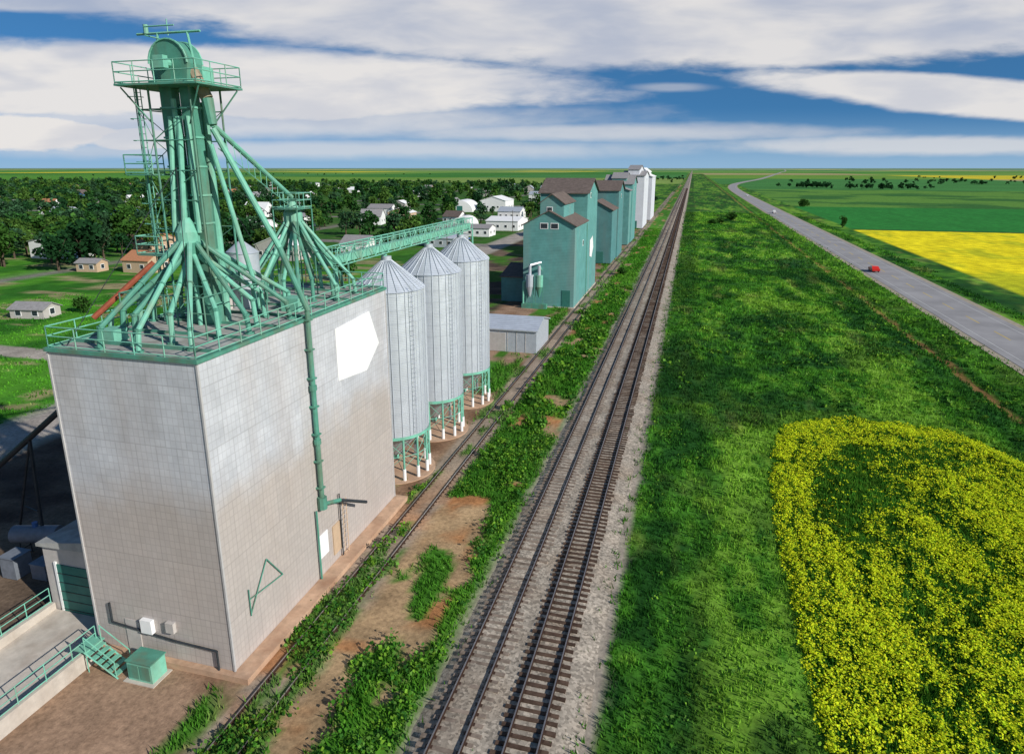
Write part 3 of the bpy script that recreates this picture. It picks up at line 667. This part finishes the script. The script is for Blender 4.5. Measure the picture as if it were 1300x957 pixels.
# ------------------------------------------------------------ wooden elevators
def win(b,x,y,z,w,h,face,fr='white'):
    if face=='y':
        b.box(x-w/2-.12,x+w/2+.12,y-.06,y-.004,z-.12,z+h+.12,fr);b.box(x-w/2,x+w/2,y-.075,y-.062,z,z+h,'glass')
    else:
        b.box(x+.004,x+.06,y-w/2-.12,y+w/2+.12,z-.12,z+h+.12,fr);b.box(x+.062,x+.075,y-w/2,y+w/2,z,z+h,'glass')
b=MB();xl,xr=-1.165*S,-.785*S
b.gable(xl,xr,4.72*S,5.28*S,.2,15.6,18.2,'y','teal','brown',.4)
b.gable(xl+3.0,xr-2.4,4.76*S,5.2*S,16.5,19.6,21.2,'y','teal','brown',.35)
b.gable(xl,xr-.02,5.285*S,5.86*S,.2,21.0,23.7,'x','teal','brown',.45)
b.gable(-1.37*S,xl-.01,4.85*S,5.5*S,.1,5.0,6.6,'x','teald','brown',.3)
b.box(xl-.2,xr+.2,4.71*S-.1,5.87*S,-.1,.19,'concrete')
win(b,xl+4.8,4.76*S,17.9,.9,.9,'y');win(b,xl+4.0,4.72*S,15.0,1.3,.9,'y');win(b,xl+6.0,4.72*S,15.0,1.3,.9,'y');win(b,xr,5.1*S,11,.8,.9,'x')
b.add([(xr+.05,y,z) for y,z in ((142,11),(146,11.6),(147.4,9),(145,7),(142,7.6))],[(0,1,2,3,4)],'white')
win(b,xr-.02,5.45*S,20,.8,.8,'x')
b.box(xl+7.6,xl+9.2,4.72*S-.08,4.72*S-.004,.2,3.4,'doorg')
fy=4.72*S-1.6
for i,xx in enumerate((xl+1.7,xl+3.5)):
    b.cyl((xx,fy,4.2),(xx,fy,6.4),.75,'mint' if i else 'galvr',14);b.cyl((xx,fy,4.2),(xx,fy,2.2),.75,'mintd' if i else 'galvr',14,.15);b.cyl((xx,fy,6.4),(xx,fy,8.2),.3,'galvr',10)
    for dx in (-.7,.7): b.cyl((xx+dx,fy,0),(xx+dx,fy,4.4),.06,'mintd',5)
b.cyl((xl+1.7,fy,8.2),(xl+3.5,fy+1.5,8.6),.25,'galvr',8);b.cyl((xl+3.5,fy,8.2),(xl+3.5,fy+1.6,7.2),.25,'mint',8)
b.cyl((xl+.4,fy,5),(xl+1.7,fy,5.5),.2,'mint',8);b.cyl((xl+.4,fy,0),(xl+.4,fy,5),.2,'mint',8);b.box(xl+.2,xl+5,fy-.5,fy+.6,0,.9,'mintd')
for dy in (0,.5): b.cyl((xr+.2,5.25*S+dy,.3),(xr+.2,5.25*S+dy,15),.04,'mintd',4)
b.obj('wooden_grain_elevator')
def elev(Y0,Y1,xl,xr,ze,zr,wk,rk,front=None,ax='x',cup=None):
    b=MB();xl*=S;xr*=S
    yf=Y0*S
    if front:
        b.gable(xl+.3,xr-.3,Y0*S,(Y0+front[0])*S,.2,front[1],front[2],'y',wk,rk,.4);yf=(Y0+front[0])*S+.01
    b.gable(xl,xr,yf,Y1*S,.2,ze,zr,ax,wk,rk,.45)
    if cup: b.gable(xl+2.4,xr-2.4,yf+2,Y1*S-2,ze,cup,cup+1.8,ax,wk,rk,.35)
    b.gable(xl-5,xl-.02,Y0*S+3,Y1*S-3,.1,4.6,6,'x',wk,rk,.3)
    win(b,xl+3,Y0*S,(front[1] if front else ze)-1.5,1,.9,'y');win(b,xr,(yf+Y1*S)/2,ze-2.2,.9,.9,'x')
    b.box(xl+5.2,xl+7.2,Y0*S-.08,Y0*S-.004,.2,3.4,'doorg')
    b.obj('wooden_grain_elevator')
elev(7.1,8.15,-1.15,-.78,19.6,22.2,'teald','brown',(.5,14.8,17.2))
elev(8.95,9.9,-1.15,-.77,20.5,23.4,'teal','greyroof',(.3,18.5,20.0),cup=22.4)
elev(11.5,12.6,-1.14,-.77,22.6,24.5,'pale','greyroof',None,cup=25.2)
elev(13.4,14.6,-1.12,-.75,21.6,23.5,'pale','white',None,'y',cup=24)

# ------------------------------------------------------------ trees
def tree_cards(cx,cy,h,w,n,tone):
    nc=max(5,int(6+n/90));
    th=rng.uniform(0,2*np.pi,nc);rr=np.sqrt(rng.random(nc))*w*.36;zz=h*(.30+.56*rng.random(nc)**.8)
    tap=1-np.clip((zz/h-.55)*1.3,0,.8)
    C=np.stack([cx+rr*np.cos(th)*tap,cy+rr*np.sin(th)*tap,zz],1);R=w*rng.uniform(.17,.30,nc)
    k=rng.integers(0,nc,n);d=rng.normal(size=(n,3));d/=np.linalg.norm(d,axis=1)[:,None]
    P=C[k]+d*(R[k]*rng.uniform(.55,1.08,n))[:,None]*np.array([1,1,.85])
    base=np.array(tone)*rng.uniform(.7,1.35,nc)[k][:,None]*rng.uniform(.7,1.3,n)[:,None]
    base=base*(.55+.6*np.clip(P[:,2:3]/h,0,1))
    return P,base
def trunk(b,x,y,h,w):
    b.cyl((x,y,-.1),(x,y,h*.55),w*.035+.05,'bark',7,w*.018+.02)
    for i in range(4):
        a=random.uniform(0,6.28);b.cyl((x,y,h*random.uniform(.25,.45)),(x+w*.3*math.cos(a),y+w*.3*math.sin(a),h*random.uniform(.55,.8)),w*.016+.03,'bark',5,.03)
tones=[(.028,.090,.022),(.045,.120,.022),(.018,.064,.022),(.075,.155,.03),(.038,.095,.042)]
PP=[];CCC=[];SZ=[];tb=MB()
cnt=0;tries=0
bld=[]
def hb(name,u,Y,w,l,h,rh,wk,rk,rot=0,ax='x'):
    x=u*S;y=Y*S;b=MB();b.gable(-w/2,w/2,-l/2,l/2,0,h,rh,ax,wk,rk,.3)
    nwin=max(1,int(w/3))
    for i in range(nwin): win(b,-w/2+w*(i+.5)/nwin,-l/2,h*.35,1.0,1.0,'y','white')
    for i in range(max(1,int(l/4))): win(b,w/2,-l/2+l*(i+.5)/max(1,int(l/4)),h*.35,1.0,1.0,'x','white')
    b.obj(name,None,(x,y,0),rot);bld.append((x,y,max(w,l)*.6))
hb('house',-5.22,5.45,8,8,3.2,5.2,'tan','orange');hb('shed',-5.75,5.3,6,4,2.3,3.2,'tan','greyroof',.1);hb('shed',-4.35,3.5,6.5,4,1.7,2.6,'greyw','greyroof',.15)
hb('warehouse',-2.97,10.9,14,18,4,5.4,'white','white');hb('warehouse',-3.3,9.7,22,9,3.2,4.4,'white','greyroof')
hb('warehouse',-4.5,15.6,16,20,6.5,9,'white','white',0,'y');hb('warehouse',-3.5,13.2,12,12,4,6,'white','galvr');hb('warehouse',-3.2,17.5,18,12,5,7,'greyw','white')
hb('warehouse',-6.5,13.5,14,10,4,6,'white','greyroof');hb('warehouse',-2.95,21,18,22,5,7.5,'white','white');hb('warehouse',-4.4,20,16,14,6,8,'white','galvr')
hb('house',-5.6,11.2,10,9,4,7,'white','greyroof',.2);hb('house',-4.3,12.0,9,8,3,5.5,'white','brown',-.2);hb('house',-3.9,7.4,9,8,3,5.2,'white','greyroof');hb('warehouse',-3.1,8.4,9,16,3,4.2,'galvr','galv')
for (u,Y,r,l) in ((-5.25,15.3,8,22),(-3.9,11.4,5,16),(-3.0,15.0,6,18)):
    b=MB();n=14;vs=[]
    for yy in (-l/2,l/2):
        for i in range(n+1): a=math.pi*i/n;vs.append((r*math.cos(a),yy,r*.85*math.sin(a)))
    b.add(vs,[(i,i+1,n+2+i,n+1+i) for i in range(n)]+[tuple(range(n+1)),tuple(range(n+1,2*n+2))],'white')
    b.box(-1.8,1.8,-l/2-.06,-l/2-.004,0,3.6,'doorg');b.obj('quonset_hut',None,(u*S,Y*S,0),.1);bld.append((u*S,Y*S,r+4))
wk=['white','white','tan','greyw','white','blue'];rk=['greyroof','brown','greyroof','white','orange','galvr']
for i in range(85):
    Y=6+28*random.random()**1.2;X=-3.2-random.random()*(6+Y*.75)
    if any((X*S-p[0])**2+(Y*S-p[1])**2<(p[2]+12)**2 for p in bld): continue
    w=random.uniform(8,14);hb('house',X,Y,w,random.uniform(7,10),random.uniform(2.8,5),random.uniform(5.2,8),random.choice(wk),random.choice(rk),random.choice([0,0,.05,1.57]),random.choice(['x','y']))
BL=np.array(bld)
while cnt<1900 and tries<16000:
    tries+=1
    Y=5.2+33*random.random()**1.15;X=-2.8-random.random()**1.0*(5+Y*1.15)
    if Y<6.5 and X>-6: continue
    x=X*S;y=Y*S
    if X>-7 and 8<Y<22 and random.random()<.62: continue
    if X>-4.6 and Y<8.5 and random.random()<.85: continue
    d2=(BL[:,0]-x)**2+(BL[:,1]-y)**2
    if (d2<(BL[:,2]+2.5)**2).any(): continue
    if ((np.abs(BL[:,0]-x)<BL[:,2]*.8)&(BL[:,1]>y)&(BL[:,1]-y<16)&(random.random()<.7)).any(): continue
    D=math.hypot(x,y);h=random.uniform(6,11.5)*(1.1 if Y<10 else 1);w=h*random.uniform(.65,1.0)
    n=int(np.clip(900*(150/D)**1.2,90,900))
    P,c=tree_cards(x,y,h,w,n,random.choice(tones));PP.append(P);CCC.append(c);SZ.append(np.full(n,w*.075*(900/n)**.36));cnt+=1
    if D<400: trunk(tb,x,y,h,w)
for i in range(46):
    Y=random.uniform(5.2,8.2);X=-6.0-random.random()*6
    x=X*S;y=Y*S;h=random.uniform(9,13);w=h*.8
    if ((BL[:,0]-x)**2+(BL[:,1]-y)**2<(BL[:,2]+3)**2).any(): continue
    P,c=tree_cards(x,y,h,w,900,random.choice(tones));PP.append(P);CCC.append(c);SZ.append(np.full(900,w*.08));trunk(tb,x,y,h,w)
for i in range(260):
    g=random.choice([(14,48,6,.8),(20,55,9,1),(9,36,2,.5),(-2,60,2,4),(-1.6,24,.5,3),(30,70,12,3),(-60,80,20,8),(6,38,1.5,.3),(-1.7,17,.4,2)])
    x=(g[0]+random.gauss(0,1)*g[2]*.5)*S;y=(g[1]+random.gauss(0,1)*g[3])*S
    if -.7*S<x<1.7*S: continue
    h=random.uniform(4,8);w=h*1.1;P,c=tree_cards(x,y,h,w,90,tones[2]);PP.append(P);CCC.append(c);SZ.append(np.full(90,w*.17))
P=np.concatenate(PP);C=np.concatenate(CCC);Z=np.concatenate(SZ)
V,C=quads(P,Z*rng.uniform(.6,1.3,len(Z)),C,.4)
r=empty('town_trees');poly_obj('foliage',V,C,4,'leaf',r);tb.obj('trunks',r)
for (X,Y,h,w) in ((.78,13.8,4.2,5.5),(.55,13.2,2,4),(.42,13.0,1.6,4.5),(-3.6,4.7,6,6),(-4.4,4.5,3,3.4),(-3.0,5.4,7,6),(-3.5,3.6,2.5,3),(2.55,12.6,6,4),(-.6,6.4,1.6,2.6),(2.9,19.3,5,7),(-4.15,3.7,3,3.5)):
    tb=MB();trunk(tb,X*S,Y*S,h,w);e=tb.obj('tree' if h>2.5 else 'shrub');P,c=tree_cards(X*S,Y*S,h,w,700,tones[1])
    P[:,2]=P[:,2]*1.12-h*.12
    V,c=quads(P,w*.09,c,.4);poly_obj('crown',V,c,4,'leaf',e)

# ------------------------------------------------------------ vehicles
def car(name,x,y,z,rot,k,kind='sedan'):
    b=MB();W=.88
    if kind=='sedan': prof=[(-2.2,.35),(-2.25,.75),(-2.1,.95),(-1.5,1.0),(-1.0,1.42),(.35,1.45),(1.05,1.02),(2.0,.9),(2.25,.7),(2.25,.35)];gl=[(-1.35,1.02),(-.95,1.38),(.3,1.41),(.92,1.03)]
    else: prof=[(-2.7,.5),(-2.7,1.05),(-.6,1.07),(-.5,1.75),(.75,1.78),(1.35,1.2),(2.5,1.1),(2.65,.9),(2.65,.5)];gl=[(-.4,1.15),(-.38,1.68),(.7,1.7),(1.15,1.2)]
    n=len(prof)
    def wd(zz): return W-(max(0,zz-1.0)*.35)
    vs=[(-wd(p[1]),p[0],p[1]) for p in prof]+[(wd(p[1]),p[0],p[1]) for p in prof]
    b.add(vs,[tuple(range(n)),tuple(range(n,2*n))]+[(i,(i+1)%n,n+(i+1)%n,n+i) for i in range(n)],k)
    for sg in (-1,1): b.add([(sg*(wd(p[1])+.012),p[0],p[1]) for p in gl],[(0,1,2,3)],'glass')
    a,c=gl[0],gl[1];o=.03
    b.add([(-.65,a[0]-o,a[1]+.04),(.65,a[0]-o,a[1]+.04),(.6,c[0]-o,c[1]),(-.6,c[0]-o,c[1])],[(0,1,2,3)],'glass')
    a,c=gl[3],gl[2];b.add([(-.68,a[0]+.12,a[1]+.04),(.68,a[0]+.12,a[1]+.04),(.62,c[0]+.12,c[1]),(-.62,c[0]+.12,c[1])],[(0,1,2,3)],'glass')
    if kind!='sedan': b.box(-.72,.72,-2.6,-.65,1.075,1.09,'dark')
    for yy in (prof[0][0]+.85,prof[-1][0]-.85):
        for sg in (-1,1): b.cyl((sg*.62,yy,.33),(sg*.9,yy,.33),.33,'rubber',14);b.cyl((sg*.9,yy,.33),(sg*.915,yy,.33),.18,'galvr',10)
    b.box(-.8,-.5,prof[0][0]-.03,prof[0][0]+.02,.7,.85,'red');b.box(.5,.8,prof[0][0]-.03,prof[0][0]+.02,.7,.85,'red')
    b.obj(name,None,(x,y,z),rot)
car('car',1.80*S,7.24*S,.11,0,'red');car('car',1.97*S,26*S,.11,math.pi,'white');car('pickup_truck',1.83*S,16.2*S,.11,0,'white','p')
car('pickup_truck',-3.1*S,9.0*S,.02,1.2,'blue','p');car('car',-2.5*S,12*S,.02,0,'white')
b=MB();b.cyl((-43.6,30.6,1.6),(-40.6,31.4,1.6),.6,'steelblue',18)
for t in (.2,.8):
    xx=-43.6+3.0*t;yy=30.6+.8*t
    for d in (-.4,.4): b.beam((xx,yy+d,0),(xx,yy+d*.8,1.3),.07,'dark')
    b.beam((xx,yy-.4,.6),(xx,yy+.4,.6),.05,'dark')
b.cyl((-42.1,31.0,2.1),(-42.1,31.0,2.5),.18,'blue',10);b.obj('fuel_tank',smooth=True)
b=MB()
for i,(x,y) in enumerate(((-40,28.6),(-38.2,29.6),(-42,28.2))): b.box(x,x+1.2,y,y+1.2,.05,1.1+.2*i,('steelblue','greyw','steelblue')[i]);b.box(x-.05,x+1.25,y-.05,y+1.25,1.101+.2*i,1.16+.2*i,'steelblue')
b.obj('storage_crates')
b=MB();b.box(-38.4,-36.0,33,38,.7,2.6,'steelblue');b.box(-38.5,-35.9,32.9,38.1,2.601,2.7,'galvr')
for yy in (33.8,37): 
    for xx in (-38.3,-36.4): b.cyl((xx,yy,.45),(xx+.3,yy,.45),.45,'rubber',14)
b.beam((-37.2,33,.7),(-37.2,31.2,.5),.12,'dark');b.obj('farm_trailer')
def pole(x,y,h=9):
    b=MB();b.cyl((0,0,-.2),(0,0,h),.14,'bark',7,.09);b.box(-1.1,1.1,-.06,.06,h-.7,h-.58,'bark')
    for dx in (-1,-.4,.4,1): b.cyl((dx,0,h-.58),(dx,0,h-.4),.05,'white',6)
    b.obj('utility_pole',None,(x,y,0))
for Y in range(4,30,3): pole(-2.72*S,Y*S+8)

# ------------------------------------------------------------ sky
w=bpy.data.worlds.new('World');scn.world=w;w.name='sky';w.use_nodes=True;nt=w.node_tree;L=nt.links
for n in list(nt.nodes): nt.nodes.remove(n)
sv=Vector((.87,-.36,.53)).normalized()
sky=nd(nt,'ShaderNodeTexSky');sky.sky_type='NISHITA';sky.sun_disc=False;sky.sun_elevation=math.asin(sv.z);sky.sun_rotation=math.atan2(sv.x,sv.y)
sky.altitude=900;sky.air_density=1.0;sky.dust_density=.2;sky.ozone_density=1.5
tc=nd(nt,'ShaderNodeTexCoord')
va=nd(nt,'ShaderNodeVectorMath',operation='ADD');L.new(tc.outputs['Generated'],va.inputs[0]);va.inputs[1].default_value=(0,0,.22)
vn=nd(nt,'ShaderNodeVectorMath',operation='NORMALIZE');L.new(va.outputs[0],vn.inputs[0]);L.new(vn.outputs[0],sky.inputs['Vector'])
psi=math.radians(14.84)
def dot(v):
    n=nd(nt,'ShaderNodeVectorMath',operation='DOT_PRODUCT');L.new(tc.outputs['Generated'],n.inputs[0]);n.inputs[1].default_value=v;return n.outputs['Value']
def mth(op,a,b=None,c=None):
    n=nd(nt,'ShaderNodeMath',operation=op)
    for i,v in enumerate((a,b,c)):
        if v is None: continue
        if isinstance(v,(int,float)): n.inputs[i].default_value=v
        else: L.new(v,n.inputs[i])
    return n.outputs[0]
fw=dot((-math.sin(psi),math.cos(psi),0));rt=dot((math.cos(psi),math.sin(psi),0));up=dot((0,0,1))
fa=mth('ADD',mth('ABSOLUTE',fw),.02)
qq=mth('DIVIDE',rt,fa);pp=mth('DIVIDE',up,fa)
cb=nd(nt,'ShaderNodeCombineXYZ');L.new(mth('MULTIPLY',qq,3.2),cb.inputs[0]);L.new(mth('MULTIPLY',pp,12.),cb.inputs[1])
def noise(sc,det,dis=0,z=0,rough=.6):
    n=nd(nt,'ShaderNodeTexNoise');n.inputs['Scale'].default_value=sc;n.inputs['Detail'].default_value=det;n.inputs['Distortion'].default_value=dis;n.inputs['Roughness'].default_value=rough
    mp=nd(nt,'ShaderNodeMapping');mp.inputs['Location'].default_value=(z,z*1.7,z);mp.inputs['Rotation'].default_value=(0,0,-.10);L.new(cb.outputs[0],mp.inputs[0]);L.new(mp.outputs[0],n.inputs['Vector']);return n.outputs['Fac']
N1=noise(1.5,7,.3,0,.52);N2=noise(6.0,5,.3,5,.55);N3=noise(1.0,4,.4,9,.5)
wob=mth('ADD',mth('MULTIPLY',mth('SUBTRACT',N1,.5),1.1),mth('MULTIPLY',mth('SUBTRACT',N2,.5),.5))
def ell(cx,cy,rx,ry,rot,hard,mx,amp=1.0):
    x=mth('SUBTRACT',qq,cx);y=mth('SUBTRACT',pp,cy)
    y=mth('SUBTRACT',y,mth('MULTIPLY',x,rot))
    r=mth('SQRT',mth('ADD',mth('POWER',mth('ABSOLUTE',mth('DIVIDE',x,rx)),2.0),mth('POWER',mth('ABSOLUTE',mth('DIVIDE',y,ry)),2.0)))
    r=mth('ADD',r,mth('MULTIPLY',wob,amp))
    m=nd(nt,'ShaderNodeMapRange',interpolation_type='SMOOTHSTEP');m.inputs['From Min'].default_value=1-hard;m.inputs['From Max'].default_value=1+hard;m.inputs['To Min'].default_value=mx;m.inputs['To Max'].default_value=0
    L.new(r,m.inputs['Value']);return m.outputs[0]
#            cx   cy   rx  ry  rot hard max amp
cl_=[ell(.25,.31,.98,.176,0,.07,.92,.28),ell(-.50,.113,.57,.050,-.01,.18,.97,.6),ell(-.70,.048,.13,.026,0,.15,1.0,.9),ell(-.52,.038,.08,.014,0,.2,.9,.9),
     ell(-.42,.066,.46,.026,0,.5,.7,.9),ell(.70,.090,.38,.026,-.08,.18,.94,.6),ell(.12,.048,.30,.011,0,.6,.6,1.2),
     ell(.62,.030,.32,.012,0,.5,.65,1.1),ell(.22,.108,.05,.005,0,.6,.35,1.0),ell(-.62,.215,.22,.012,-.02,.3,.75,.6),ell(-.3,.025,.45,.012,0,.6,.55,1)]
m=cl_[0]
for c in cl_[1:]: m=mth('MAXIMUM',m,c)
thr=nd(nt,'ShaderNodeMapRange',interpolation_type='SMOOTHSTEP');thr.inputs['From Min'].default_value=-.01;thr.inputs['From Max'].default_value=.085;thr.inputs['To Min'].default_value=.85;thr.inputs['To Max'].default_value=0;L.new(pp,thr.inputs['Value'])
hzm=thr.outputs[0]
cm=nd(nt,'ShaderNodeMix',data_type='RGBA');cm.inputs['A'].default_value=(.58,.63,.76,1);cm.inputs['B'].default_value=(.98,.95,.93,1)
r=nd(nt,'ShaderNodeMapRange',interpolation_type='SMOOTHSTEP');r.inputs['From Min'].default_value=.38;r.inputs['From Max'].default_value=.62;L.new(mth('ADD',mth('MULTIPLY',N3,.55),mth('MULTIPLY',N1,.45)),r.inputs['Value'])
low=nd(nt,'ShaderNodeMapRange');low.inputs['From Min'].default_value=.17;low.inputs['From Max'].default_value=.10;low.inputs['To Max'].default_value=.5;L.new(pp,low.inputs['Value'])
L.new(mth('MINIMUM',mth('ADD',r.outputs[0],low.outputs[0]),1.0),cm.inputs['Factor'])
gm=nd(nt,'ShaderNodeMix',data_type='RGBA',blend_type='MULTIPLY');gm.inputs['Factor'].default_value=1;gm.inputs['B'].default_value=(.42,.92,1.22,1);L.new(sky.outputs[0],gm.inputs['A'])
bg1=nd(nt,'ShaderNodeBackground');bg1.inputs['Strength'].default_value=.085;L.new(gm.outputs['Result'],bg1.inputs['Color'])
bg2=nd(nt,'ShaderNodeBackground');bg2.inputs['Strength'].default_value=.82;L.new(cm.outputs['Result'],bg2.inputs['Color'])
bg3=nd(nt,'ShaderNodeBackground');bg3.inputs['Strength'].default_value=1.0;bg3.inputs['Color'].default_value=(.32,.50,.68,1)
ms0=nd(nt,'ShaderNodeMixShader');L.new(hzm,ms0.inputs[0]);L.new(bg1.outputs[0],ms0.inputs[1]);L.new(bg3.outputs[0],ms0.inputs[2])
ms=nd(nt,'ShaderNodeMixShader');L.new(m,ms.inputs[0]);L.new(ms0.outputs[0],ms.inputs[1]);L.new(bg2.outputs[0],ms.inputs[2])
ow=nd(nt,'ShaderNodeOutputWorld');L.new(ms.outputs[0],ow.inputs['Surface'])
sl=bpy.data.lights.new('sun','SUN');sl.energy=5.0;sl.angle=math.radians(.5);sl.color=(1,.95,.87)
so=bpy.data.objects.new('sun',sl);COL.objects.link(so);so.rotation_euler=sv.to_track_quat('Z','Y').to_euler();so.location=(100,-80,120)

# ------------------------------------------------------------ camera
cd=bpy.data.cameras.new('camera');co=bpy.data.objects.new('camera',cd);COL.objects.link(co);scn.camera=co
cd.sensor_fit='HORIZONTAL';cd.sensor_width=36;cd.lens=36*840/1300;cd.shift_y=-44.5/1300
cd.clip_start=.5;cd.clip_end=60000
co.location=(0,0,S)
co.rotation_euler=(math.radians(90-14.74),0,psi)
